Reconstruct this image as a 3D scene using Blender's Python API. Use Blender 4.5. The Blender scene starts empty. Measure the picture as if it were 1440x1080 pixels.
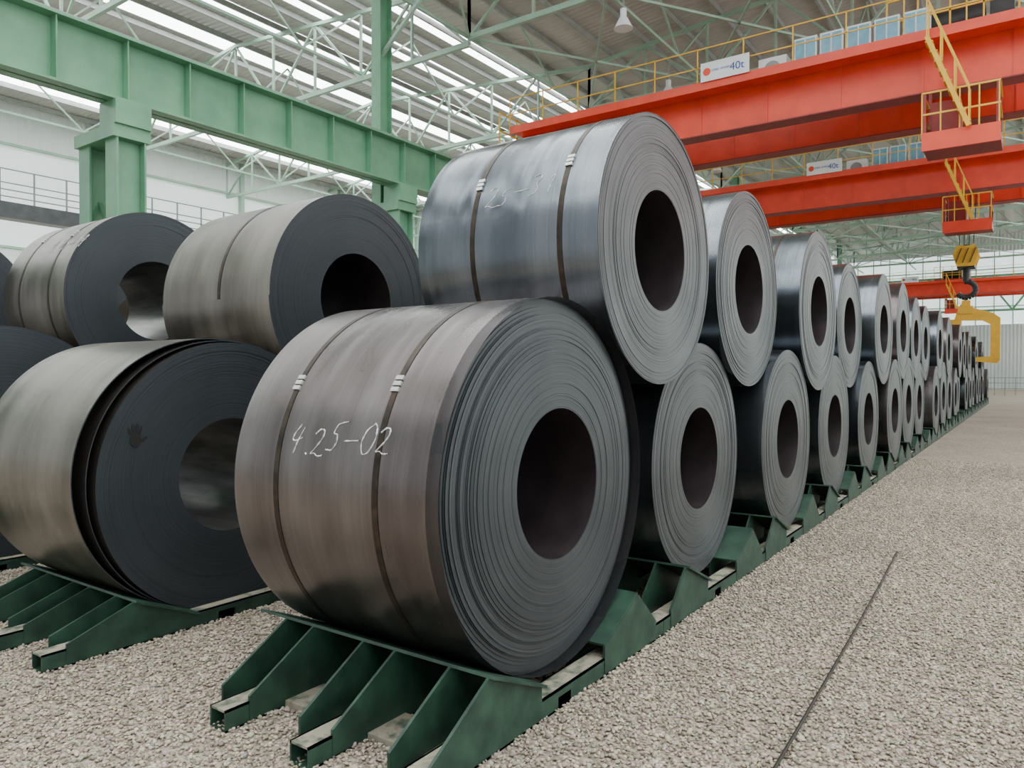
import bpy, bmesh, math, random
import numpy as np
from mathutils import Vector, Matrix
random.seed(7); np.random.seed(7)
S = bpy.context.scene
COL = S.collection

# ------------------------------------------------------------ materials
def nd(nt, t, **kw):
    n = nt.nodes.new(t)
    for k, v in kw.items(): setattr(n, k, v)
    return n
def mat(name, c1, c2=None, rough=.5, metal=0., scale=(3,3,3), nscale=1., bump=0., bscale=20., rough2=None, detail=5, spec=.5, lo=.3, hi=.7):
    m = bpy.data.materials.new(name); m.use_nodes = True
    nt = m.node_tree; b = nt.nodes['Principled BSDF']
    b.inputs['Roughness'].default_value = rough; b.inputs['Metallic'].default_value = metal
    b.inputs['Specular IOR Level'].default_value = spec
    c2 = c2 or tuple(x*.75 for x in c1)
    tc = nd(nt,'ShaderNodeTexCoord'); mp = nd(nt,'ShaderNodeMapping'); mp.inputs['Scale'].default_value = scale
    nt.links.new(tc.outputs['Object'], mp.inputs['Vector'])
    no = nd(nt,'ShaderNodeTexNoise'); no.inputs['Scale'].default_value = nscale; no.inputs['Detail'].default_value = detail
    nt.links.new(mp.outputs[0], no.inputs['Vector'])
    r = nd(nt,'ShaderNodeValToRGB'); r.color_ramp.elements[0].position=lo; r.color_ramp.elements[1].position=hi
    r.color_ramp.elements[0].color=(*c2,1); r.color_ramp.elements[1].color=(*c1,1)
    nt.links.new(no.outputs['Fac'], r.inputs[0]); nt.links.new(r.outputs[0], b.inputs['Base Color'])
    if bump:
        n2 = nd(nt,'ShaderNodeTexNoise'); n2.inputs['Scale'].default_value=bscale
        nt.links.new(tc.outputs['Object'], n2.inputs['Vector'])
        bp = nd(nt,'ShaderNodeBump'); bp.inputs['Strength'].default_value=bump; bp.inputs['Distance'].default_value=.01
        nt.links.new(n2.outputs['Fac'], bp.inputs['Height']); nt.links.new(bp.outputs[0], b.inputs['Normal'])
    return m

def steel_outer(name, ca, cb, cc, r0=.26, r1=.36, metal=.88):
    """rolled strip: fine streaks round the circumference + soft large tone changes"""
    m = bpy.data.materials.new(name); m.use_nodes=True; nt=m.node_tree; b=nt.nodes['Principled BSDF']; L=nt.links
    tc=nd(nt,'ShaderNodeTexCoord'); oi=nd(nt,'ShaderNodeObjectInfo')
    add=nd(nt,'ShaderNodeVectorMath',operation='ADD'); L.new(tc.outputs['Object'],add.inputs[0])
    sc=nd(nt,'ShaderNodeVectorMath',operation='SCALE'); sc.inputs[0].default_value=(31,17,23); L.new(oi.outputs['Random'],sc.inputs['Scale']); L.new(sc.outputs[0],add.inputs[1])
    mp=nd(nt,'ShaderNodeMapping'); mp.inputs['Scale'].default_value=(75,.6,.6); L.new(add.outputs[0],mp.inputs['Vector'])
    n1=nd(nt,'ShaderNodeTexNoise'); n1.inputs['Scale'].default_value=1; n1.inputs['Detail'].default_value=4; L.new(mp.outputs[0],n1.inputs['Vector'])
    mp2=nd(nt,'ShaderNodeMapping'); mp2.inputs['Scale'].default_value=(2.6,.8,.8); L.new(add.outputs[0],mp2.inputs['Vector'])
    n2=nd(nt,'ShaderNodeTexNoise'); n2.inputs['Scale'].default_value=1.0; n2.inputs['Detail'].default_value=4; n2.inputs['Roughness'].default_value=.5; L.new(mp2.outputs[0],n2.inputs['Vector'])
    r2=nd(nt,'ShaderNodeValToRGB'); e=r2.color_ramp.elements; e[0].position=.30; e[1].position=.72; e[0].color=(*ca,1); e[1].color=(*cc,1)
    x=e.new(.5); x.color=(*cb,1)
    L.new(n2.outputs['Fac'],r2.inputs[0])
    r1n=nd(nt,'ShaderNodeMapRange'); r1n.inputs['From Min'].default_value=.3; r1n.inputs['From Max'].default_value=.7; r1n.inputs['To Min'].default_value=.90; r1n.inputs['To Max'].default_value=1.08
    L.new(n1.outputs['Fac'],r1n.inputs['Value'])
    mx=nd(nt,'ShaderNodeVectorMath',operation='SCALE'); L.new(r2.outputs[0],mx.inputs[0]); L.new(r1n.outputs[0],mx.inputs['Scale'])
    L.new(mx.outputs[0],b.inputs['Base Color'])
    rr=nd(nt,'ShaderNodeMapRange'); rr.inputs['From Min'].default_value=.3; rr.inputs['From Max'].default_value=.7; rr.inputs['To Min'].default_value=r0; rr.inputs['To Max'].default_value=r1
    L.new(n2.outputs['Fac'],rr.inputs['Value']); L.new(rr.outputs[0],b.inputs['Roughness'])
    b.inputs['Metallic'].default_value=metal
    mp3=nd(nt,'ShaderNodeMapping'); mp3.inputs['Scale'].default_value=(6,.7,.7); L.new(add.outputs[0],mp3.inputs['Vector'])
    n3=nd(nt,'ShaderNodeTexNoise'); n3.inputs['Scale'].default_value=1.; n3.inputs['Detail'].default_value=1; L.new(mp3.outputs[0],n3.inputs['Vector'])
    bp0=nd(nt,'ShaderNodeBump'); bp0.inputs['Strength'].default_value=.6; bp0.inputs['Distance'].default_value=.015; L.new(n3.outputs['Fac'],bp0.inputs['Height'])
    bp=nd(nt,'ShaderNodeBump'); bp.inputs['Strength'].default_value=.10; bp.inputs['Distance'].default_value=.002
    L.new(n1.outputs['Fac'],bp.inputs['Height']); L.new(bp0.outputs[0],bp.inputs['Normal']); L.new(bp.outputs[0],b.inputs['Normal'])
    return m

def steel_face(name, ca, cb, rough=.55, metal=.55, amp=.5):
    m = bpy.data.materials.new(name); m.use_nodes=True; nt=m.node_tree; b=nt.nodes['Principled BSDF']; L=nt.links
    tc=nd(nt,'ShaderNodeTexCoord'); sp=nd(nt,'ShaderNodeSeparateXYZ'); L.new(tc.outputs['Object'],sp.inputs[0])
    cb_=nd(nt,'ShaderNodeCombineXYZ'); L.new(sp.outputs['Y'],cb_.inputs['Y']); L.new(sp.outputs['Z'],cb_.inputs['Z'])
    ln=nd(nt,'ShaderNodeVectorMath',operation='LENGTH'); L.new(cb_.outputs[0],ln.inputs[0])
    oi=nd(nt,'ShaderNodeObjectInfo'); ad=nd(nt,'ShaderNodeMath',operation='MULTIPLY_ADD'); L.new(oi.outputs['Random'],ad.inputs[0]); ad.inputs[1].default_value=9; L.new(ln.outputs['Value'],ad.inputs[2])
    n1=nd(nt,'ShaderNodeTexNoise',noise_dimensions='1D'); n1.inputs['Scale'].default_value=120; n1.inputs['Detail'].default_value=5; L.new(ad.outputs[0],n1.inputs['W'])
    n2=nd(nt,'ShaderNodeTexNoise'); n2.inputs['Scale'].default_value=2.0; n2.inputs['Detail'].default_value=4; L.new(tc.outputs['Object'],n2.inputs['Vector'])
    mxm=nd(nt,'ShaderNodeMath',operation='MULTIPLY_ADD'); L.new(n1.outputs['Fac'],mxm.inputs[0]); mxm.inputs[1].default_value=.8
    m3=nd(nt,'ShaderNodeMath',operation='MULTIPLY'); L.new(n2.outputs['Fac'],m3.inputs[0]); m3.inputs[1].default_value=.64
    L.new(m3.outputs[0],mxm.inputs[2])
    r=nd(nt,'ShaderNodeValToRGB'); r.color_ramp.elements[0].position=.72-amp*.35; r.color_ramp.elements[1].position=.72+amp*.35
    r.color_ramp.elements[0].color=(*ca,1); r.color_ramp.elements[1].color=(*cb,1); L.new(mxm.outputs[0],r.inputs[0]); L.new(r.outputs[0],b.inputs['Base Color'])
    b.inputs['Roughness'].default_value=rough; b.inputs['Metallic'].default_value=metal
    bp=nd(nt,'ShaderNodeBump'); bp.inputs['Strength'].default_value=.35; bp.inputs['Distance'].default_value=.003
    L.new(n1.outputs['Fac'],bp.inputs['Height']); L.new(bp.outputs[0],b.inputs['Normal'])
    return m

def emis(name, c, s):
    m=bpy.data.materials.new(name); m.use_nodes=True; nt=m.node_tree
    b=nt.nodes['Principled BSDF']; b.inputs['Roughness'].default_value=.6
    tc=nd(nt,'ShaderNodeTexCoord'); w=nd(nt,'ShaderNodeTexNoise'); w.inputs['Scale'].default_value=.6
    nt.links.new(tc.outputs['Object'],w.inputs['Vector'])
    r=nd(nt,'ShaderNodeValToRGB'); r.color_ramp.elements[0].color=(*[x*.8 for x in c],1); r.color_ramp.elements[1].color=(*c,1)
    nt.links.new(w.outputs['Fac'],r.inputs[0]); nt.links.new(r.outputs[0],b.inputs['Base Color'])
    b.inputs['Emission Color'].default_value=(*c,1); b.inputs['Emission Strength'].default_value=s
    return m

M_brown = steel_outer('rolled_steel_brown',(.100,.083,.083),(.165,.145,.143),(.25,.23,.228),.25,.34,.92)
M_blue  = steel_outer('rolled_steel_blue',(.080,.092,.106),(.130,.146,.162),(.20,.218,.236),.20,.28,.93)
M_tan   = steel_outer('rolled_steel_tan',(.100,.089,.078),(.185,.168,.148),(.27,.25,.225),.28,.40,.9)
F_light = steel_face('coil_edge_gray',(.056,.063,.067),(.140,.150,.155),.42,.65,.7)
F_shaded  = steel_face('coil_edge_shaded',(.021,.026,.031),(.042,.049,.055),.5,.4,.9)  # rear rows: their shade is put into a darker edge colour
F_first = steel_face('coil_edge_slate',(.038,.044,.050),(.084,.092,.099),.42,.6,.7)
M_bore  = mat('coil_bore_dark_brown',(.032,.022,.024),(.016,.011,.012),rough=.5,metal=.3,nscale=2)  # bore wall in dark reddish brown
M_boreg = mat('coil_bore_steel',(.28,.27,.26),(.12,.115,.11),rough=.32,metal=.85,scale=(1,6,6),nscale=2)
M_strap = mat('strap_bronze',(.060,.044,.032),(.020,.016,.014),rough=.4,metal=.7,nscale=6)
M_clasp = mat('clasp_zinc',(.6,.6,.58),(.4,.4,.4),rough=.35,metal=.8)
M_chalk = mat('chalk',(.72,.73,.72),(.36,.37,.37),rough=.9,nscale=14,lo=.4,hi=.6)
M_black = mat('hand_soot',(.004,.004,.004),rough=.8)
M_rack  = mat('rack_green_paint',(.020,.058,.036),(.008,.027,.018),rough=.48,nscale=2.5,bump=.15,lo=.35,hi=.65)
M_rackd = mat('rack_dusty_green',(.25,.225,.17),(.05,.075,.052),rough=.85,nscale=5,lo=.34,hi=.54)
M_beam  = mat('beam_green_paint',(.150,.335,.200),(.10,.25,.15),rough=.42,nscale=.5,bump=.03)
M_truss = mat('truss_pale_green',(.36,.50,.40),(.26,.40,.30),rough=.5,nscale=.3)
M_purlin= mat('purlin_gray',(.36,.37,.35),(.28,.29,.275),rough=.6)
M_red   = mat('crane_red_paint',(.80,.060,.020),(.64,.042,.015),rough=.42,nscale=.6)
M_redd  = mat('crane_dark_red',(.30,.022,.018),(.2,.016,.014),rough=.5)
M_yel   = mat('safety_yellow',(.80,.46,.03),(.66,.36,.02),rough=.45)
M_blk   = mat('black_machinery',(.03,.03,.03),(.015,.015,.015),rough=.5)
M_white = mat('white_panel',(.75,.77,.77),(.68,.7,.7),rough=.5)
M_bluep = mat('tinted_blue_panel',(.16,.40,.52),(.10,.30,.42),rough=.25,nscale=2)
M_signb = mat('sign_blue',(.03,.08,.4),rough=.6)
M_rope  = mat('wire_rope',(.04,.036,.033),rough=.5,metal=.6)
M_grey  = mat('galvanised_gray',(.30,.32,.32),(.22,.24,.24),rough=.5,metal=.3)
M_dgrey = mat('dark_gray_paint',(.10,.105,.11),(.06,.065,.07),rough=.5)

def corr(name,c1,c2,freq,axis):
    m=mat(name,c1,c2,rough=.55,scale=(.2,.2,.2)); nt=m.node_tree; b=nt.nodes['Principled BSDF']
    tc=[n for n in nt.nodes if n.type=='TEX_COORD'][0]
    w=nd(nt,'ShaderNodeTexWave',bands_direction=axis); w.inputs['Scale'].default_value=freq
    nt.links.new(tc.outputs['Object'],w.inputs['Vector'])
    bp=nd(nt,'ShaderNodeBump'); bp.inputs['Strength'].default_value=.6; bp.inputs['Distance'].default_value=.06
    nt.links.new(w.outputs['Fac'],bp.inputs['Height']); nt.links.new(bp.outputs[0],b.inputs['Normal']); return m
M_deck = corr('roof_deck',(.54,.53,.495),(.43,.425,.40),1.2,'Y')
M_wall = corr('wall_cladding',(.76,.81,.79),(.66,.72,.70),1.0,'Y')
M_wallx= corr('wall_cladding_end',(.58,.63,.62),(.48,.54,.53),1.0,'X')
M_sky  = emis('skylight_and_fill_glow',(.95,.98,1.0),10.0)  # left-bay skylights, plus unseen strips added over the main bay
M_win  = emis('window_translucent',(.82,.95,.93),1.3)
M_wing = emis('cladding_translucent',(.84,.93,.90),.45)
M_winr = emis('added_window_glow',(.95,.98,1.0),4.2)  # glow for the unseen right-hand windows, added to light coil faces

# ------------------------------------------------------------ mesh builder
class MB:
    def __init__(s): s.v=[]; s.f=[]; s.m=[]; s.sm=[]; s.mats=[]
    def mi(s,m):
        if m not in s.mats: s.mats.append(m)
        return s.mats.index(m)
    def poly(s,vs,fs,m,smooth=False):
        o=len(s.v); s.v+= [tuple(p) for p in vs]; k=s.mi(m)
        for f in fs: s.f.append([i+o for i in f]); s.m.append(k); s.sm.append(smooth)
    def box(s,lo,hi,m):
        x0,y0,z0=lo; x1,y1,z1=hi
        s.poly([(x0,y0,z0),(x1,y0,z0),(x1,y1,z0),(x0,y1,z0),(x0,y0,z1),(x1,y0,z1),(x1,y1,z1),(x0,y1,z1)],
               [(3,2,1,0),(4,5,6,7),(0,1,5,4),(1,2,6,5),(2,3,7,6),(3,0,4,7)],m)
    def beam(s,p,q,w,h,m,up=(0,0,1)):
        p=Vector(p);q=Vector(q);d=(q-p).normalized();u=Vector(up)
        if abs(d.dot(u))>.95: u=Vector((0,1,0))
        a=d.cross(u).normalized();b=a.cross(d).normalized(); a*=w/2;b*=h/2
        s.poly([p-a-b,p+a-b,p+a+b,p-a+b,q-a-b,q+a-b,q+a+b,q-a+b],
               [(0,1,2,3),(7,6,5,4),(0,4,5,1),(1,5,6,2),(2,6,7,3),(3,7,4,0)],m)
    def cyl(s,p,q,r,m,n=12,r2=None):
        p=Vector(p);q=Vector(q);d=(q-p).normalized();u=Vector((0,0,1)) if abs(d.z)<.9 else Vector((1,0,0))
        a=d.cross(u).normalized();b=d.cross(a).normalized(); r2=r if r2 is None else r2
        vs=[p+(a*math.cos(t)+b*math.sin(t))*r for t in [2*math.pi*i/n for i in range(n)]]+[q+(a*math.cos(t)+b*math.sin(t))*r2 for t in [2*math.pi*i/n for i in range(n)]]
        s.poly(vs,[(i,(i+1)%n,n+(i+1)%n,n+i) for i in range(n)],m,True)
        s.poly(vs,[list(range(n))[::-1],list(range(n,2*n))],m)
    def prism(s,pts,vec,m):
        n=len(pts);vec=Vector(vec);vs=[Vector(p) for p in pts];vs+=[p+vec for p in vs]
        s.poly(vs,[list(range(n)),list(range(n,2*n))[::-1]]+[(i,n+i,n+(i+1)%n,(i+1)%n) for i in range(n)],m)
    def ring(s,r0,x0,r1,x1,m,n,smooth,t0=0.,t1=None,cy=0,cz=0):
        full=t1 is None; T=[(2*math.pi*i/n if full else t0+(t1-t0)*i/n) for i in range(n if full else n+1)]
        k=len(T); vs=[(x0,cy-r0*math.sin(t),cz+r0*math.cos(t)) for t in T]+[(x1,cy-r1*math.sin(t),cz+r1*math.cos(t)) for t in T]
        fs=[(i,(i+1)%k,k+(i+1)%k,k+i) for i in range(k if full else k-1)]
        s.poly(vs,fs,m,smooth)
    def mesh(s,name,recalc=True):
        me=bpy.data.meshes.new(name); me.from_pydata(s.v,[],s.f)
        for m in s.mats: me.materials.append(m)
        me.polygons.foreach_set('material_index',s.m); me.polygons.foreach_set('use_smooth',s.sm)
        if recalc:
            bm=bmesh.new(); bm.from_mesh(me); bmesh.ops.recalc_face_normals(bm,faces=bm.faces); bm.to_mesh(me); bm.free()
        me.update(); return me
    def obj(s,name,loc=(0,0,0),parent=None,recalc=True):
        me=s.mesh(name,recalc); o=bpy.data.objects.new(name,me); o.location=loc; COL.objects.link(o)
        if parent: o.parent=parent
        return o

# ------------------------------------------------------------ coils
CACHE={}
def coil_mesh(R,W,rin,layers,segs,outer,face,bore,straps,clasp_t,dish,jit,loose,seed,tail):
    rnd=random.Random(seed); b=MB()
    b.ring(R,0,R,-W,outer,segs,True)
    b.ring(rin,0,rin,-W,bore,segs,True)
    for side in (0,1):
        n=layers if side==0 else 5
        cuts=sorted(rin+(R-rin)*rnd.random()**.8 for _ in range(n-1)) if side==0 else [rin+(R-rin)*i/n for i in range(1,n)]
        rr=[rin]+cuts+[R]; prev=0. if side==0 else -W
        for i in range(len(rr)-1):
            t=(rr[i]+rr[i+1])/2; t=(t-rin)/(R-rin)
            jj=jit*(.30+.70*min(1,t*1.4)**2)
            if side==0: x=min(rnd.uniform(-jj,jj) - dish*max(0,(t-.45)/.55)**1.5,.004)
            else: x=-W
            if x!=prev: b.ring(rr[i],prev,rr[i],x,face,segs,False)
            b.ring(rr[i],x,rr[i+1],x,face,segs,False); prev=x
        if side==0: b.ring(R,prev,R,0,face,segs,False)
    for k,sx in enumerate(straps):
        w=.017; rs=R+.0026
        b.ring(rs,-sx+w,rs,-sx-w,M_strap,segs,True)
        b.ring(R-.002,-sx+w,rs,-sx+w,M_strap,segs,False); b.ring(R-.002,-sx-w,rs,-sx-w,M_strap,segs,False)
        if clasp_t:
            t=clasp_t[k%len(clasp_t)]
            for dt in (-.030,0.,.030):
                tt=t+dt/R; c=Vector((-sx,-R*math.sin(tt),R*math.cos(tt))); nn=Vector((0,-math.sin(tt),math.cos(tt))); tg=Vector((0,-math.cos(tt),-math.sin(tt)))
                b.beam(c-tg*.011+nn*.005,c+tg*.011+nn*.005,.046,.012,M_clasp,up=nn)
    if tail is not None:
        t0=tail; n=24; rs=R+.008
        b.ring(rs,.0,rs,-W,outer,n,True,t0=t0,t1=t0+1.3)
        for xx in (0,-W): b.ring(R-.001,xx,rs,xx,face,n,False,t0=t0,t1=t0+1.3)
        for tt in (t0,t0+1.3):
            y,z=-math.sin(tt),math.cos(tt)
            b.poly([(0,y*R,z*R),(0,y*rs,z*rs),(-W,y*rs,z*rs),(-W,y*R,z*R)],[(0,1,2,3)],face)
    if loose:
        for amp,xf in ((.040,-.02),(.115,-.035)):
            n=90; T=[-.30+ (2.75+.30)*i/n for i in range(n+1)]; vs=[]
            for t in T:
                s=max(0,min(1,(t+.1)/(2.65+.1))); g=amp*math.sin(math.pi*s)**1.3+.003+amp*.03
                for xx in (xf,-W-.01+xf):
                    for rr in (R+g,R+g+.006): vs.append((xx,-rr*math.sin(t),rr*math.cos(t)))
            fo=[];fe=[]
            for i in range(n):
                a=i*4;c=a+4
                fo+=[(a+1,c+1,c+3,a+3),(a,a+2,c+2,c)]; fe+=[(a,c,c+1,a+1),(a+2,a+3,c+3,c+2)]
            b.poly(vs,fo,outer,True); b.poly(vs,fe,face,False)
    return b.mesh('steel_coil',recalc=False)
def coil(R,W,rin=.38,layers=40,segs=128,outer=M_blue,face=F_light,bore=M_bore,straps=(),clasp_t=None,dish=.0,jit=.003,loc=(0,0,0),loose=False,seed=0,tail=None):
    if segs<=72: seed=layers
    key=(round(R,3),W,rin,layers,segs,outer.name,face.name,bore.name,straps,clasp_t,dish,jit,loose,seed,tail)
    if key not in CACHE: CACHE[key]=coil_mesh(R,W,rin,layers,segs,outer,face,bore,straps,clasp_t,dish,jit,loose,seed,tail)
    o=bpy.data.objects.new('steel_coil',CACHE[key]); o.location=loc; COL.objects.link(o); return o

FONT={'0':[[(.5,1),(.15,.8),(.05,.4),(.3,0),(.65,.1),(.8,.55),(.65,.9),(.45,1)]],
'1':[[(.3,.8),(.5,1),(.45,0)]],
'2':[[(.05,.8),(.3,1),(.6,.95),(.65,.7),(.4,.35),(.05,.05),(.35,.12),(.6,0),(.95,.05)]],
'3':[[(.05,.9),(.4,1),(.6,.8),(.35,.55),(.6,.35),(.5,.08),(.05,.0)]],
'4':[[(.35,1),(.1,.7),(.05,.45),(.3,.4),(.7,.55)],[(.6,.9),(.45,.4),(.4,0)]],
'5':[[(.9,1.05),(.3,.95),(.2,.6),(.5,.6),(.65,.3),(.45,.02),(.05,.05)]],
'7':[[(.05,.95),(.7,1),(.3,0)]],'8':[[(.6,.9),(.3,1),(.15,.75),(.6,.35),(.45,0),(.15,.1),(.25,.45),(.6,.9)]],
'-':[[(.0,.5),(.9,.55)]],'.':[[(.2,.05),(.3,0)]],'X':[[(.05,0),(.7,1)],[(.1,1),(.65,0)]],
'T':[[(0,.95),(.8,1)],[(.4,.97),(.35,0)]],'C':[[(.7,.85),(.4,1),(.1,.6),(.2,.1),(.65,.1)]],
'A':[[(0,0),(.4,1),(.7,0)],[(.15,.4),(.6,.42)]],'m':[[(0,0),(.1,.6),(.3,.5),(.35,0)],[(.35,.4),(.6,.55),(.65,0)]]}
crnd=random.Random(11)
def chalk(parent,R,text,x0,t0,h,slant=.0,th=.004,adv=1.0):
    cu=bpy.data.curves.new('chalk_marking','CURVE'); cu.dimensions='3D'; cu.bevel_depth=th; cu.bevel_resolution=1
    u=0
    for ch in text:
        if ch==' ': u+=.5*h; continue
        hs=crnd.uniform(.85,1.25); dv=crnd.uniform(-.12,.10)*h
        for st in FONT[ch]:
            pts=[]
            for i in range(len(st)-1):
                for j in range(5):
                    f=j/5; pts.append((st[i][0]*(1-f)+st[i+1][0]*f,st[i][1]*(1-f)+st[i+1][1]*f))
            pts.append(st[-1])
            for _ in range(3):
                if len(pts)>8: pts=[pts[0]]+[((pts[i-1][0]+2*pts[i][0]+pts[i+1][0])/4,(pts[i-1][1]+2*pts[i][1]+pts[i+1][1])/4) for i in range(1,len(pts)-1)]+[pts[-1]]
            sp=cu.splines.new('POLY'); sp.points.add(len(pts)-1)
            for p,(a,c) in zip(sp.points,pts):
                x=x0+u+(a*.75+.22*c)*h*hs; v=c*h*hs+slant*u+dv; t=t0-v/R; rr=R+.001
                p.co=(x,-rr*math.sin(t),rr*math.cos(t),1); p.radius=crnd.uniform(.45,1.25)
        u+=h*(.35 if ch=='.' else .82)*adv
    o=bpy.data.objects.new('chalk_marking',cu); cu.materials.append(M_chalk); COL.objects.link(o); o.parent=parent; return o

# ------------------------------------------------------------ racks
RD=.70; SL=math.radians(23.5)
def zc(R,RZ): return RZ+(R-RD*math.sin(SL))/math.cos(SL)+.003
def rack(xr,yc,RZ,front=False,y_next=None):
    b=MB(); ox=xr+1.95
    run=[-3.03+ox,-2.46+ox,-1.92+ox]
    for sgn,x1 in ((-1,-1.83+ox),(1,-1.86+ox)):
        x0=-3.40+ox; yr=yc+sgn*RD; c,s=math.cos(SL),math.sin(SL); Lp=.45; t=.014
        p0=Vector((0,yr,RZ)); d=Vector((0,-sgn*c,-s)); nrm=Vector((0,-sgn*s,c))
        p0=p0-d*.02; a=p0; e=p0+d*Lp
        b.prism([(x0,*(a.yz)),(x0,*(e.yz)),(x0,*((e-nrm*t).yz)),(x0,*((a-nrm*t).yz))],(x1-x0,0,0),M_rack)
        foot=.40 if (front and sgn<0) else .27
        for k,rx in enumerate(run):
            for gx in (rx-.16,rx+.05):
                top=p0-nrm*t; low=e-nrm*t
                b.prism([(gx,top.y,top.z),(gx,yr+sgn*foot,.125),(gx,yr+sgn*foot,.015),(gx,low.y,.015),(gx,low.y,low.z)],(.014,0,0),M_rack)
    y0=yc-1.075-(.15 if front else 0); y1=(y_next-1.08) if y_next else yc+1.1
    for rx in run:
        w=.06;h=.10;t=.01
        b.box((rx-w,y0,0),(rx-w+t,y1,h),M_rack); b.box((rx+w-t,y0,0),(rx+w,y1,h),M_rack)
        b.box((rx-w,y0+.0,h-t),(rx+w,y1,h),M_rackd); b.box((rx-w,y0,0),(rx+w,y1,t),M_rack)
    b.box((run[0]-.1,yc-.16,.0),(run[2]+.06,yc-.04,.06),M_rackd)
    for sgn in (-1,1):
        yy=yc+sgn*.78; b.box((run[0]-.2,yy-.12,.0),(run[2]+.06,yy+.12,.035),M_rackd)
    return b.obj('coil_rack')

def upper_pos(y1,z1,r1,y2,z2,r2,R):
    a=r1+R+.006; c=r2+R+.006; dy=y2-y1; dz=z2-z1; D=math.hypot(dy,dz)
    t=(a*a-c*c+D*D)/(2*D); h=math.sqrt(max(a*a-t*t,0)); return y1+dy*t/D-dz*h/D, z1+dz*t/D+dy*h/D

def do_row(fx,bot,top,seedbase=0,RZ=.35):
    pos=[]
    for i,c in enumerate(bot):
        R=c['R']; z=zc(R,RZ); pos.append((c['y'],z,R))
        kw={k:v for k,v in c.items() if k not in('R','y','fx','W')}
        c['o']=coil(R,c.get('W',1.25),loc=(c.get('fx',fx),c['y'],z),seed=seedbase+i,**kw)
        rack(fx,c['y'],RZ,front=(i==0),y_next=bot[i+1]['y'] if i+1<len(bot) else None)
    for i,c in enumerate(top):
        R=c['R']; y,z=upper_pos(*pos[i],*pos[i+1],R)
        kw={k:v for k,v in c.items() if k not in('R','y','fx','W')}
        c['o']=coil(R,c.get('W',1.25),loc=(c.get('fx',fx),y,z),seed=seedbase+100+i,**kw)

rr=random.Random(3)
ys=[3.2,5.37,7.42,9.66]
while len(ys)<21: ys.append(ys[-1]+2.16)
bot=[dict(R=.94,y=3.2,fx=-1.95,W=1.36,layers=50,segs=180,outer=M_brown,face=F_first,straps=(.36,1.03),clasp_t=(1.0,1.0),dish=.07,jit=.005),
     dict(R=.865,y=ys[1],fx=-2.04,layers=50,segs=128,outer=M_blue,straps=(.4,.9),jit=.003,face=F_light),
     dict(R=.865,y=ys[2],fx=-1.93,layers=40,segs=96,outer=M_blue,straps=(.4,.9)),
     dict(R=.86,y=ys[3],fx=-1.96,layers=30,segs=96,outer=M_blue,straps=(.4,.9))]
top=[dict(R=.845,fx=-1.93,W=1.30,layers=60,segs=180,outer=M_blue,straps=(.24,.86),clasp_t=(1.02,1.10),jit=.003),
     dict(R=.83,fx=-1.99,layers=40,segs=128,outer=M_blue,straps=(.45,.85)),
     dict(R=.86,fx=-1.90,layers=30,segs=96,outer=M_blue,straps=(.3,.9)),
     dict(R=.83,fx=-2.00,layers=30,segs=96,outer=M_blue,straps=(.3,.9))]
for i in range(4,21):
    bot.append(dict(R=rr.choice([.84,.87,.90]),y=ys[i],fx=-1.95+rr.uniform(-.08,.08),layers=22,segs=72,outer=rr.choice([M_blue,M_brown]),straps=(.4,.9)))
for i in range(4,20):
    top.append(dict(R=rr.choice([.80,.83,.86]),fx=-1.95+rr.uniform(-.08,.08),layers=22,segs=72,outer=rr.choice([M_blue,M_blue,M_brown]),straps=(.4,.9)))
do_row(-1.95,bot,top,seedbase=10)
chalk(bot[0]['o'],.94,'4.25-02',-.96,1.38,.135,slant=.05,th=.0038,adv=.95)
chalk(top[0]['o'],.845,'25-31',-.80,1.30,.125,slant=.06,th=.0030,adv=1.0)

def gen(n,y0,face,outer,first_b,first_t):
    B=[first_b];T=[first_t]; y=y0
    for i in range(1,n):
        y+=2.16; B.append(dict(R=rr.choice([.84,.87]),y=y,layers=16,segs=72,face=face,outer=outer,straps=(.4,.9)))
    for i in range(1,n-1): T.append(dict(R=rr.choice([.80,.84]),layers=16,segs=72,face=face,outer=outer,straps=(.4,.9)))
    return B,T
B2,T2=gen(12,3.02,F_shaded,M_tan,
  dict(R=.895,y=3.02,W=1.3,layers=30,segs=180,outer=M_tan,face=F_shaded,bore=M_boreg,loose=True,jit=.0015),
  dict(R=.85,fx=-4.50,W=1.40,layers=24,segs=150,outer=M_tan,face=F_shaded,bore=M_bore,straps=(.62,),jit=.0015,tail=1.6))
B2[1]['y']=5.26
for i in range(2,12): B2[i]['y']=5.26+2.16*(i-1)
do_row(-4.46,B2,T2,seedbase=300,RZ=.27)
c=B2[0]['o']
chalk(c,1.012,'TCA214 235',-1.27,1.1,.060,th=.0024); chalk(c,1.012,'-3.0X1250mm',-1.22,1.42,.060,th=.0024)
B3,T3=gen(7,2.62,F_shaded,M_tan,
  dict(R=.97,y=2.62,layers=24,segs=128,outer=M_tan,face=F_shaded,jit=.0015),
  dict(R=.85,layers=24,segs=128,outer=M_tan,face=F_shaded,bore=M_boreg,straps=(.3,.9),clasp_t=(.8,.8),jit=.0015))
for i in range(1,7): B3[i]['y']=4.95+2.16*(i-1)
do_row(-6.99,B3,T3,seedbase=500,RZ=.30)
chalk(T3[0]['o'],.85,'4.25-14',-.55,1.05,.12,th=.0034)
B4,T4=gen(6,1.9,F_shaded,M_tan,dict(R=.87,y=1.9,layers=16,segs=72,face=F_shaded,outer=M_tan),dict(R=.84,layers=16,segs=72,face=F_shaded,outer=M_tan))
do_row(-9.46,B4,T4,seedbase=700)

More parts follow.
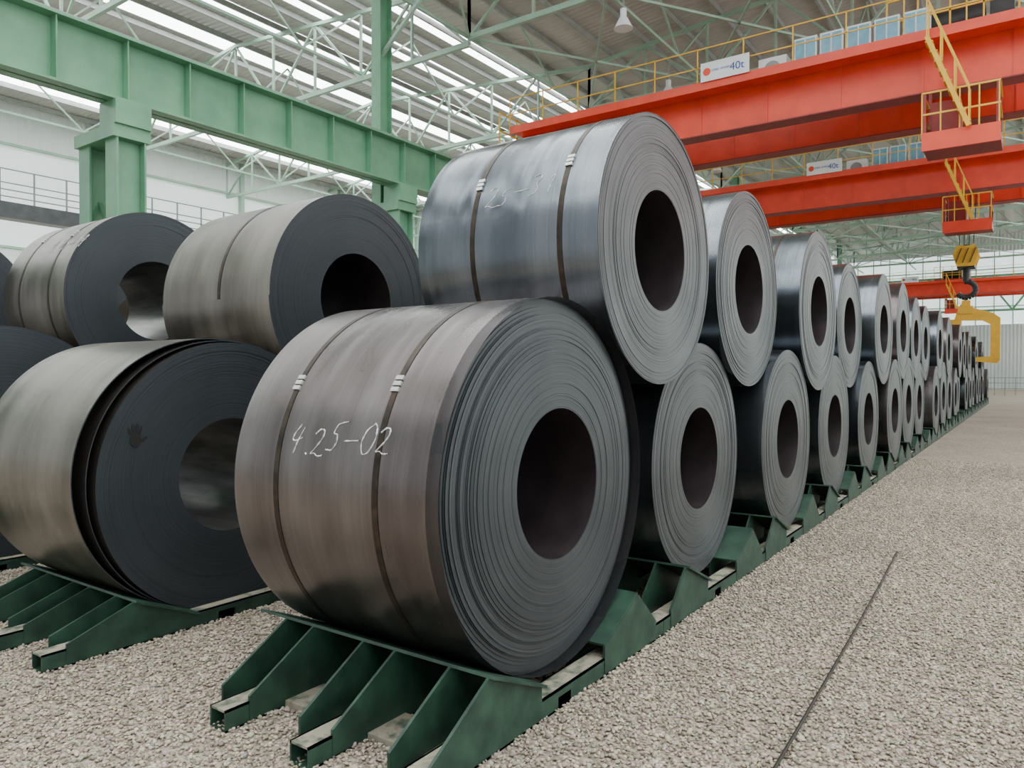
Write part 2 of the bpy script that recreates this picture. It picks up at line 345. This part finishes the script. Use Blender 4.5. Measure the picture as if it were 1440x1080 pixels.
b=MB()
def blob(cy,cz,ry,rz,ang=0,n=14):
    vs=[]
    for i in range(n):
        a=2*math.pi*i/n; p=(ry*math.cos(a),rz*math.sin(a)); vs.append((.0065,cy+p[0]*math.cos(ang)-p[1]*math.sin(ang),cz+p[0]*math.sin(ang)+p[1]*math.cos(ang)))
    b.poly(vs,[list(range(n))],M_black)
blob(0,-.02,.035,.04)
for cy,cz,l,a in ((-.036,.035,.024,.35),(-.014,.052,.030,.1),(.010,.053,.029,-.08),(.032,.04,.024,-.3),(.056,-.015,.022,-1.0)): blob(cy,cz,.0085,l,a)
b.obj('hand_print',(0,-.66,.30),parent=B2[0]['o'],recalc=False)

# ------------------------------------------------------------ ground
b=MB(); b.box((-45,-16,-.2),(22,92,0),M_grey)
g=b.obj('floor')
gm=bpy.data.materials.new('gravel_ground'); gm.use_nodes=True; nt=gm.node_tree; bs=nt.nodes['Principled BSDF']; L=nt.links
tc=nd(nt,'ShaderNodeTexCoord'); vo=nd(nt,'ShaderNodeTexVoronoi'); vo.inputs['Scale'].default_value=42; L.new(tc.outputs['Object'],vo.inputs['Vector'])
sp=nd(nt,'ShaderNodeSeparateColor'); L.new(vo.outputs['Color'],sp.inputs[0])
r=nd(nt,'ShaderNodeValToRGB'); r.color_ramp.elements[0].color=(.20,.165,.125,1); r.color_ramp.elements[1].color=(.45,.385,.305,1); L.new(sp.outputs[0],r.inputs[0])
n2=nd(nt,'ShaderNodeTexNoise'); n2.inputs['Scale'].default_value=.6; n2.inputs['Detail'].default_value=6; L.new(tc.outputs['Object'],n2.inputs['Vector'])
mr=nd(nt,'ShaderNodeMapRange'); mr.inputs['To Min'].default_value=.65; mr.inputs['To Max'].default_value=1.2; L.new(n2.outputs['Fac'],mr.inputs['Value'])
sc=nd(nt,'ShaderNodeVectorMath',operation='SCALE'); L.new(r.outputs[0],sc.inputs[0]); L.new(mr.outputs[0],sc.inputs['Scale']); L.new(sc.outputs[0],bs.inputs['Base Color'])
bs.inputs['Roughness'].default_value=.9
bp=nd(nt,'ShaderNodeBump'); bp.inputs['Distance'].default_value=.02; bp.inputs['Strength'].default_value=.8; bp.invert=True
L.new(vo.outputs['Distance'],bp.inputs['Height']); L.new(bp.outputs[0],bs.inputs['Normal'])
g.data.materials[0]=gm

pm=bpy.data.materials.new('gravel_stone'); pm.use_nodes=True; nt=pm.node_tree; bs=nt.nodes['Principled BSDF']; L=nt.links
at=nd(nt,'ShaderNodeAttribute',attribute_name='stone_col')
gp=nd(nt,'ShaderNodeNewGeometry'); n2=nd(nt,'ShaderNodeTexNoise'); n2.inputs['Scale'].default_value=.6; n2.inputs['Detail'].default_value=6; L.new(gp.outputs['Position'],n2.inputs['Vector'])
mr=nd(nt,'ShaderNodeMapRange'); mr.inputs['To Min'].default_value=.65; mr.inputs['To Max'].default_value=1.2; L.new(n2.outputs['Fac'],mr.inputs['Value'])
sc=nd(nt,'ShaderNodeVectorMath',operation='SCALE'); L.new(at.outputs['Color'],sc.inputs[0]); L.new(mr.outputs[0],sc.inputs['Scale']); L.new(sc.outputs[0],bs.inputs['Base Color'])
bs.inputs['Roughness'].default_value=.85
def stone_tile(seed,N=3300,T=1.0):
    rng=np.random.default_rng(seed); bm=bmesh.new(); bmesh.ops.create_icosphere(bm,subdivisions=2,radius=1)
    bv=np.array([v.co[:] for v in bm.verts]); bf=np.array([[v.index for v in f.verts] for f in bm.faces]); bm.free()
    nv,nf=len(bv),len(bf)
    var=np.stack([bv*(1+rng.normal(0,.10,(nv,1))) + .12*np.sin(bv[:,[1,2,0]]*3+rng.uniform(0,6,3)) for _ in range(12)])
    size=rng.uniform(.005,.0115,N)*np.where(rng.random(N)<.10,1.4,1)
    s3=np.stack([np.ones(N),rng.uniform(.65,.95,N),rng.uniform(.45,.75,N)],1)*size[:,None]
    a=rng.uniform(0,2*np.pi,N); tx=rng.normal(0,.35,N)
    P=var[rng.integers(0,12,N)]*s3[:,None,:]
    ct,st=np.cos(tx)[:,None],np.sin(tx)[:,None]
    y=P[:,:,1]*ct-P[:,:,2]*st; z=P[:,:,1]*st+P[:,:,2]*ct; x=P[:,:,0]
    ca,sa=np.cos(a)[:,None],np.sin(a)[:,None]
    X=x*ca-y*sa; Y=x*sa+y*ca
    X=X+rng.uniform(-T/2,T/2,N)[:,None]; Y=Y+rng.uniform(-T/2,T/2,N)[:,None]; Z=z+rng.uniform(.001,.012,N)[:,None]
    V=np.stack([X,Y,Z],2).reshape(-1,3); F=(bf[None]+ (np.arange(N)*nv)[:,None,None]).reshape(-1)
    me=bpy.data.meshes.new('gravel_tile'); me.vertices.add(len(V)); me.vertices.foreach_set('co',V.astype(np.float32).ravel())
    me.loops.add(len(F)); me.loops.foreach_set('vertex_index',F.astype(np.int32))
    me.polygons.add(N*nf); me.polygons.foreach_set('loop_start',np.arange(0,N*nf*3,3,dtype=np.int32))
    me.update(calc_edges=True); me.polygons.foreach_set('use_smooth',np.ones(N*nf,dtype=bool))
    br=rng.beta(1.8,2.3,N); c0=np.array([.17,.142,.108]); c1=np.array([.60,.52,.415]); c=c0+(c1-c0)*br[:,None]
    c=c*(1+rng.normal(0,.05,(N,3))); col=np.concatenate([np.repeat(c,nv,0),np.ones((N*nv,1))],1)
    at=me.color_attributes.new('stone_col','FLOAT_COLOR','POINT'); at.data.foreach_set('color',col.astype(np.float32).ravel())
    me.materials.append(pm); return me
tiles=[stone_tile(1),stone_tile(2)]
ge=bpy.data.objects.new('gravel',None); COL.objects.link(ge)
rt=random.Random(5)
for ix in range(-9,5):
    for iy in range(1,16):
        if iy>4 and ix<-3: continue
        o=bpy.data.objects.new('stones',rt.choice(tiles)); o.location=(ix+.5,iy+.4,0); o.rotation_euler=(0,0,rt.randrange(4)*math.pi/2); COL.objects.link(o); o.parent=ge

b=MB(); pts=[(-.83,2.7,.030),(-.855,3.8,.030),(-.885,5.0,.030),(-.925,6.2,.030),(-.97,7.4,.030)]
for p,q in zip(pts,pts[1:]): b.cyl(p,q,.0075,M_rope,8)
b.obj('steel_rod')

# ------------------------------------------------------------ building
XB=-15.0; SP=7.95; COLY=[7.8+SP*i for i in range(-2,11)]
def roofz(x): return 14.6+(15-abs(x))*.09 if x>=-15 else 14.6+(12.5-abs(x+27.5))*.09
b=MB(); sk=MB()
def strip(x0,x1,y0,y1,B,m,dz=0):
    B.poly([(x0,y0,roofz(x0+1e-6)+dz),(x1,y0,roofz(x1)+dz),(x1,y1,roofz(x1)+dz),(x0,y1,roofz(x0+1e-6)+dz)],[(0,1,2,3)],m)
xl=-40.
while xl<-15.01:
    x1=min(xl+2.0,-15.) ; x2=min(x1+1.1,-15.)
    if x1>-19: x1=x2=-15.
    strip(xl,x1,-12,90,b,M_deck)
    if x2>x1: strip(x1,x2,-12,90,sk,M_sky)
    xl=x2
for x0 in range(-15,15,3):  # main bay: glowing strips out of view, added to light the coils
    x1=x0+3
    if x0>=3 : 
        strip(x0,x0+1.5,-12,90,b,M_deck); strip(x0+1.5,x1,-12,90,sk,M_sky)
    else:
        strip(x0,x0+1.6,-12,90,b,M_deck); strip(x0+1.6,x1,-12,13,sk,M_sky); strip(x0+1.6,x1,13,90,b,M_deck)
b.obj('ceiling',recalc=False); sk.obj('skylights_and_added_strips',recalc=False)
b=MB()
x=-39.5
while x<15:
    z=roofz(x)-.14; b.beam((x,-12,z),(x,89,z),.09,.2,M_purlin); x+=1.5
b.obj('trim_purlins')
b=MB()
def truss(y,x0,x1,zb,n):
    w=.13
    b.beam((x0,y,zb),(x1,y,zb),w,w*1.3,M_truss)
    P=[x0+(x1-x0)*i/n for i in range(n+1)]
    for i,x in enumerate(P):
        zt=roofz(x)-.35; b.beam((x,y,zb),(x,y,zt),.08,.08,M_truss)
        if i<n:
            x2=P[i+1]; zt2=roofz(x2)-.35
            b.beam((x,y,zt),(x2,y,zt2),w,w,M_truss)
            if i%2==0: b.beam((x,y,zb),(x2,y,zt2),.08,.08,M_truss)
            else: b.beam((x,y,zt),(x2,y,zb),.08,.08,M_truss)
Y=COLY[0]
while Y<84:
    truss(Y+3.2,-15,15,12.5,12); truss(Y+3.2,-40,-15,12.3,10); Y+=SP
for x in (-35,-27.5,-20,-15,-10,-5,0,5,10,15):
    zb=12.5; zt=roofz(x)-.4; y=COLY[0]+3.2
    b.beam((x,y,zb),(x,88,zb),.09,.09,M_truss)
    while y<80:
        for q in range(3):
            ya=y+SP*q/3; yb=y+SP*(q+1)/3
            if q%2==0: b.beam((x,ya,zb),(x,yb,zt),.06,.06,M_truss)
            else: b.beam((x,ya,zt),(x,yb,zb),.06,.06,M_truss)
        y+=SP
for x0 in (-15,-10,-5,0,5,10):
    y=COLY[0]+3.2
    while y<78:
        b.beam((x0,y,12.5),(x0+5,y+SP,12.5),.07,.07,M_truss)
        if x0 in(-15,-10,5): b.beam((x0+5,y,12.5),(x0,y+SP,12.5),.07,.07,M_truss)
        y+=SP
b.obj('trim_roof_trusses')

def runway(x,sgn):
    b=MB(); z0,z1=7.02,8.3; y0,y1=-10,88
    b.box((x-.02,y0,z0),(x+.02,y1,z1),M_beam)
    b.box((x-.3,y0,z1-.05),(x+.3,y1,z1),M_beam); b.box((x-.27,y0,z0),(x+.27,y1,z0+.05),M_beam)
    y=y0+.5
    while y<y1:
        for s in (-1,1): b.box((x+s*.02 if s>0 else x-.24,y,z0+.05),(x+.24 if s>0 else x-.02,y+.025,z1-.05),M_beam)
        y+=1.325
    b.box((x-.06,y0,z1),(x+.06,y1,z1+.13),M_grey)
    b.box((x-sgn*.3-.75,y0,z1-.06),(x-sgn*.3+.0 if sgn>0 else x-sgn*.3+.75,y1,z1-.01),M_grey)
    b.box((x-sgn*1.1-.08,y0,z1-.5),(x-sgn*1.1+.08,y1,z1),M_beam)
    b.obj('crane_runway_beam')
runway(XB,1); runway(15.0,-1)
for x,sg in ((XB,1),(15.0,-1)):
    for i,y in enumerate(COLY):
        b=MB()
        for dx in (-.0,-1.1*sg):
            b.box((x+dx-.02,y-.28,0),(x+dx+.02,y+.28,6.6),M_beam)
            b.box((x+dx-.22,y-.30,0),(x+dx+.22,y-.26,6.6),M_beam); b.box((x+dx-.22,y+.26,0),(x+dx+.22,y+.30,6.6),M_beam)
        for z in (1.5,3.,4.5): b.beam((x,y,z-.7),(x-1.1*sg,y,z+.7),.08,.08,M_beam)
        b.box((x-.32,y-.36,6.55),(x+.32,y+.36,7.02),M_beam)
        b.box((min(x,x-1.1*sg)-.25,y-.38,6.3),(max(x,x-1.1*sg)+.25,y+.38,6.55),M_beam)
        b.box((x-.4,y-.45,0),(x+.4,y+.45,.05),M_grey)
        if i%2==1:
            px=x-.75*sg
            b.box((px-.02,y-.22,6.55),(px+.02,y+.22,14.4),M_beam)
            b.box((px-.18,y-.24,6.55),(px+.18,y-.20,14.4),M_beam); b.box((px-.18,y+.20,6.55),(px+.18,y+.24,14.4),M_beam)
            b.beam((px,y,11.0),(px+sg*1.9,y,12.5),.1,.1,M_truss)
        b.obj('crane_column')

# mezzanine walkway in the neighbouring bay
b=MB(); zx=7.1; wx=-27.0
b.box((wx-1.7,-10,zx-.25),(wx,60,zx),M_grey)
b.box((wx-.05,-10,zx-.45),(wx+.05,60,zx+.05),M_dgrey)
for z in (zx+.22,zx+.44,zx+.66,zx+1.1): b.beam((wx,-10,z),(wx,60,z),.035,.035,M_grey)
y=-10
while y<60: b.beam((wx,y,zx),(wx,y,zx+1.1),.045,.045,M_grey); y+=1.0
for y in COLY[:8]: b.box((wx-1.4,y+2,0),(wx-1.1,y+2.3,zx-.25),M_beam)
b.obj('elevated_walkway')

b=MB(); b.box((-40.3,-12,0),(-40,90,7.6),M_wall); b.box((-40.3,-12,12.6),(-40,90,14.6),M_wall); b.obj('wall_left')
b=MB(); b.box((-40.2,-12,7.6),(-40.1,90,12.6),M_wing)
b.obj('window_1')
b=MB()
for y in np.arange(-12,90,7.95): b.box((-40.1,y,0),(-39.8,y+.25,14.5),M_truss)
for z in (7.6,12.5): b.box((-40.1,-12,z),(-39.95,90,z+.12),M_truss)
b.obj('trim_window_left')
b=MB(); b.box((-40,90,0),(15.4,90.3,6.6),M_wallx); b.box((-40,90,14.0),(15.4,90.3,16.2),M_wallx); b.obj('wall_far')
b=MB(); b.box((-40,90.1,6.6),(15.4,90.2,14.0),M_win); b.obj('window_2')
b=MB()
for x in np.arange(-40,15,1.6): b.box((x,89.95,6.6),(x+.09,90.1,14.0),M_truss)
for z in (8.4,10.3,12.2): b.box((-40,89.93,z),(15.4,90.08,z+.1),M_truss)
x=-40
while x<14: b.beam((x,89.3,8.0),(x+2.4,89.3,11.5),.18,.18,M_beam); b.beam((x+2.4,89.3,11.5),(x+4.8,89.3,8.0),.18,.18,M_beam); x+=4.8
for z in (8.,11.5): b.beam((-40,89.3,z),(15,89.3,z),.22,.22,M_beam)
b.obj('trim_window_far')
b=MB(); b.box((16.6,-12,0),(16.9,90,1.2),M_wall); b.box((16.6,-12,5.6),(16.9,90,9.0),M_wall);b.box((16.6,-12,12.6),(16.9,90,14.8),M_wall); b.obj('wall_right')
b=MB(); b.box((16.7,-12,1.2),(16.8,90,5.6),M_winr); b.box((16.7,-12,9.0),(16.8,90,12.6),M_winr); b.obj('added_window_right')  # unseen glowing windows, added to throw light on the coil faces
b=MB()
for y in np.arange(-12,90,2.0): b.box((16.6,y,1.2),(16.7,y+.08,12.6),M_truss)
b.obj('trim_added_window')
b=MB()
for z in (.5,.9,1.3): b.beam((-12,66,z),(14,66,z),.05,.05,M_grey)
for x in np.arange(-12,14.1,.65): b.beam((x,66,0),(x,66,1.3),.05,.05,M_grey)
b.obj('safety_fence')

# ------------------------------------------------------------ cranes
def text(s,size,loc,m,parent):
    cu=bpy.data.curves.new('lettering','FONT'); cu.body=s; cu.size=size; cu.extrude=.003; cu.align_x='LEFT'
    o=bpy.data.objects.new('lettering',cu); cu.materials.append(m); o.location=loc; o.rotation_euler=(math.pi/2,0,0); COL.objects.link(o); o.parent=parent
def crane(y0,tx,sign_x,detail=True):
    b=MB(); z0,z1=8.60,9.74; y1=y0+2.9; xa,xb=-14.3,14.3
    for yy,m in ((y0,M_red),(y1,M_red)):
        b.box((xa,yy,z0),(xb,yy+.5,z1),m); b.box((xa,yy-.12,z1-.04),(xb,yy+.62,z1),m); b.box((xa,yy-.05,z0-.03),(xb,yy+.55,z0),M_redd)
        if detail:
            for x in np.arange(xa+.6,xb,1.9): b.box((x,yy-.03,z0),(x+.05,yy,z1-.04),m)
    for yy,s in ((y0-.75,-1),(y1+.62,1)):
        b.box((xa,yy,z1-.06),(xb,yy+.7,z1),M_red)
        ye=yy if s<0 else yy+.7
        b.box((xa,ye-.02,z1-.14),(xb,ye+.02,z1+.10),M_red)
        for z in (z1+.5,z1+1.02): b.beam((xa,ye,z),(xb,ye,z),.03,.03,M_yel)
        for x in np.arange(xa,xb+.1,1.3): b.beam((x,ye,z1),(x,ye,z1+1.02),.03,.03,M_yel)
    for x in (xa,xb):
        b.box((x-.25,y0-1.0,8.5),(x+.25,y1+1.5,9.15),M_red)
        for yy in (y0-.6,y1+1.1): b.cyl((x-.6*(1 if x<0 else -1)-.08,yy,8.68),(x-.6*(1 if x<0 else -1)+.08,yy,8.68),.25,M_blk,20)
        for z in (9.7,10.3): b.beam((x-.25,y0-1,z),(x-.25,y1+1.5,z),.04,.04,M_yel)
        for yy in np.arange(y0-1,y1+1.6,1.0): b.beam((x-.25,yy,9.15),(x-.25,yy,10.3),.04,.04,M_yel)
    b.box((tx-1.2,y0+.1,z1+.02),(tx+1.6,y1+.4,z1+.30),M_redd)
    b.cyl((tx-.6,y0+.9,z1+.75),(tx+.9,y0+.9,z1+.75),.36,M_blk,20); b.box((tx+1.0,y0+.6,z1+.3),(tx+1.5,y0+1.3,z1+1.1),M_blk)
    b.cyl((tx-.6,y1-.3,z1+.6),(tx+.6,y1-.3,z1+.6),.3,M_redd,20)
    for z in (z1+.8,z1+1.35): b.beam((tx-1.2,y0+.1,z),(tx+1.6,y0+.1,z),.04,.04,M_yel)
    for x in np.arange(tx-1.2,tx+1.7,.7): b.beam((x,y0+.1,z1+.3),(x,y0+.1,z1+1.35),.04,.04,M_yel)
    px=tx+.55; pz=z0-1.47; py=y0-.6
    b.box((px-.8,py-.6,pz-.22),(px+.75,py+.7,pz),M_redd); b.box((px-.8,py-.62,pz-.3),(px+.75,py-.56,pz+.12),M_red)
    for x in (px-.75,px+.70):
        for yy in (py-.55,py+.65): b.beam((x,yy,pz),(x,yy,z0+ (.0 if yy>py else -.45)),.07,.07,M_redd)
    for z in (pz+.55,pz+1.05):
        b.beam((px-.8,py-.58,z),(px+.75,py-.58,z),.04,.04,M_yel); b.beam((px+.73,py-.58,z),(px+.73,py+.65,z),.04,.04,M_yel); b.beam((px-.78,py-.58,z),(px-.78,py+.65,z),.04,.04,M_yel)
    for x in np.arange(px-.8,px+.8,.38): b.beam((x,py-.58,pz),(x,py-.58,pz+1.05),.03,.03,M_yel)
    b.box((px-.65,py-.1,pz),(px-.05,py+.5,pz+.95),M_redd)
    for yy in (y0-.95,y0-1.35):
        b.beam((px-.7,yy,z1-.3),(px+.15,yy,pz+.1),.04,.10,M_yel)
        b.beam((px-.7,yy,z1+.6),(px+.15,yy,pz+1.0),.035,.035,M_yel)
        for k in range(4): 
            f=k/3; X=px-.7+.85*f; Z=z1-.3+(pz+.4-z1)*f; b.beam((X,yy,Z),(X,yy,Z+.9),.03,.03,M_yel)
    for k in range(9):
        f=(k+.5)/9; X=px-.7+.85*f; Z=z1-.3+(pz+.4-z1)*f; b.box((X-.08,y0-1.35,Z-.015),(X+.08,y0-.95,Z+.015),M_yel)
    if detail:
        b.box((-6.3,y0-.05,z1),(-6.3+.75,y0+.35,z1+.62),M_white); b.cyl((-5.93,y0-.06,z1+.3),(-5.93,y0-.05,z1+.3),.22,M_grey,20)
        for k in range(5): 
            X=-5.35+k*.66; b.box((X,y0-.02,z1),(X+.58,y0+.4,z1+.95),M_white); b.box((X+.04,y0-.035,z1+.06),(X+.54,y0-.02,z1+.9),M_bluep)
            b.box((X+.27,y0-.045,z1+.06),(X+.30,y0-.034,z1+.9),M_white)
    o=b.obj('overhead_crane')
    sb=MB(); sb.box((sign_x-.68,y0-.83,z1+.06),(sign_x+.68,y0-.80,z1+.58),M_white); sb.cyl((sign_x-.5,y0-.835,z1+.32),(sign_x-.5,y0-.83,z1+.32),.11,M_red,20)
    s=sb.obj('sign_board',parent=o); text('40t',.3,(sign_x+.15,y0-.835,z1+.21),M_signb,s); text('STEEL WORKS',.085,(sign_x-.36,y0-.835,z1+.30),M_signb,s)
    return o
crane(21.0,-1.9,-7.0); crane(33.0,-2.5,-7.0,True); crane(76.0,-6,-9,False)

b=MB(); hx,hy=-2.15,34.6; zb=5.3
for dx in (-.22,-.08,.08,.22): b.cyl((hx+dx,hy,zb+1.2),(hx+dx*1.6,hy+.1,9.6),.018,M_rope,6)
for dx in (-.2,0,.2): b.cyl((hx+dx-.05,hy,zb+1.0),(hx+dx+.05,hy,zb+1.0),.46,M_yel if dx else M_blk,28)
for sy in (-.48,.42):
    b.prism([(hx-.34,hy+sy,zb+1.35),(hx+.34,hy+sy,zb+1.35),(hx+.44,hy+sy,zb+1.0),(hx+.30,hy+sy,zb+.55),(hx-.30,hy+sy,zb+.55),(hx-.44,hy+sy,zb+1.0)],(0,.06,0),M_yel)
for k in (-.3,.0,.3): b.beam((hx+k*.8-.10,hy-.50,zb+.68),(hx+k*.8+.10,hy-.50,zb+1.25),.10,.02,M_blk)
b.box((hx-.3,hy-.45,zb+.5),(hx+.3,hy+.45,zb+.62),M_blk)
b.cyl((hx,hy,zb+.5),(hx,hy,zb+.0),.13,M_blk,12)
N=14
pts=[(hx+.32*math.sin(t),hy,zb-.33+.32*math.cos(t)) for t in [-.2+ i*(4.4)/N for i in range(N+1)]]
for p,q in zip(pts,pts[1:]): b.cyl(p,q,.11,M_blk,10)
b.obj('crane_hook_block')
b=MB()
b.prism([(-2.55,hy-.14,3.75),(-2.45,hy-.14,4.1),(-2.0,hy-.14,4.25),(-1.25,hy-.14,4.0),(-1.0,hy-.14,3.8),(-1.0,hy-.14,2.15),(-1.10,hy-.14,2.02),(-1.80,hy-.14,2.10),(-1.80,hy-.14,2.26),(-1.32,hy-.14,2.30),(-1.32,hy-.14,3.55),(-1.6,hy-.14,3.72)],(0,.28,0),M_yel)
b.box((-2.42,hy-.2,4.0),(-1.90,hy+.2,4.30),M_yel); b.box((-2.30,hy-.06,4.3),(-2.00,hy+.06,4.535),M_yel)
b.box((-2.9,hy-.22,3.5),(-2.3,hy+.22,3.78),M_yel)
b.obj('coil_lifting_c_hook')

for x,y in ((-9.5,19.),(-10.5,24.5),(-6.,27.),(-12.5,35.)):
    b=MB(); b.cyl((x,y,12.5),(x,y,11.9),.02,M_grey,6); b.cyl((x,y,11.9),(x,y,11.65),.09,M_white,12); b.cyl((x,y,11.65),(x,y,11.35),.12,M_white,18,r2=.27)
    b.obj('high_bay_lamp')

w=bpy.data.worlds.new('World'); S.world=w; w.use_nodes=True; nt=w.node_tree
bg=nt.nodes['Background']; bg.inputs[0].default_value=(.92,.96,1,1); bg.inputs[1].default_value=1.05
cam=bpy.data.cameras.new('camera'); co=bpy.data.objects.new('camera',cam); COL.objects.link(co)
co.location=(0,0,1.63); co.rotation_euler=(math.radians(90-.83),0,math.radians(35.07)); cam.sensor_width=36; cam.lens=1040/1440*36
cam.clip_end=300; S.camera=co
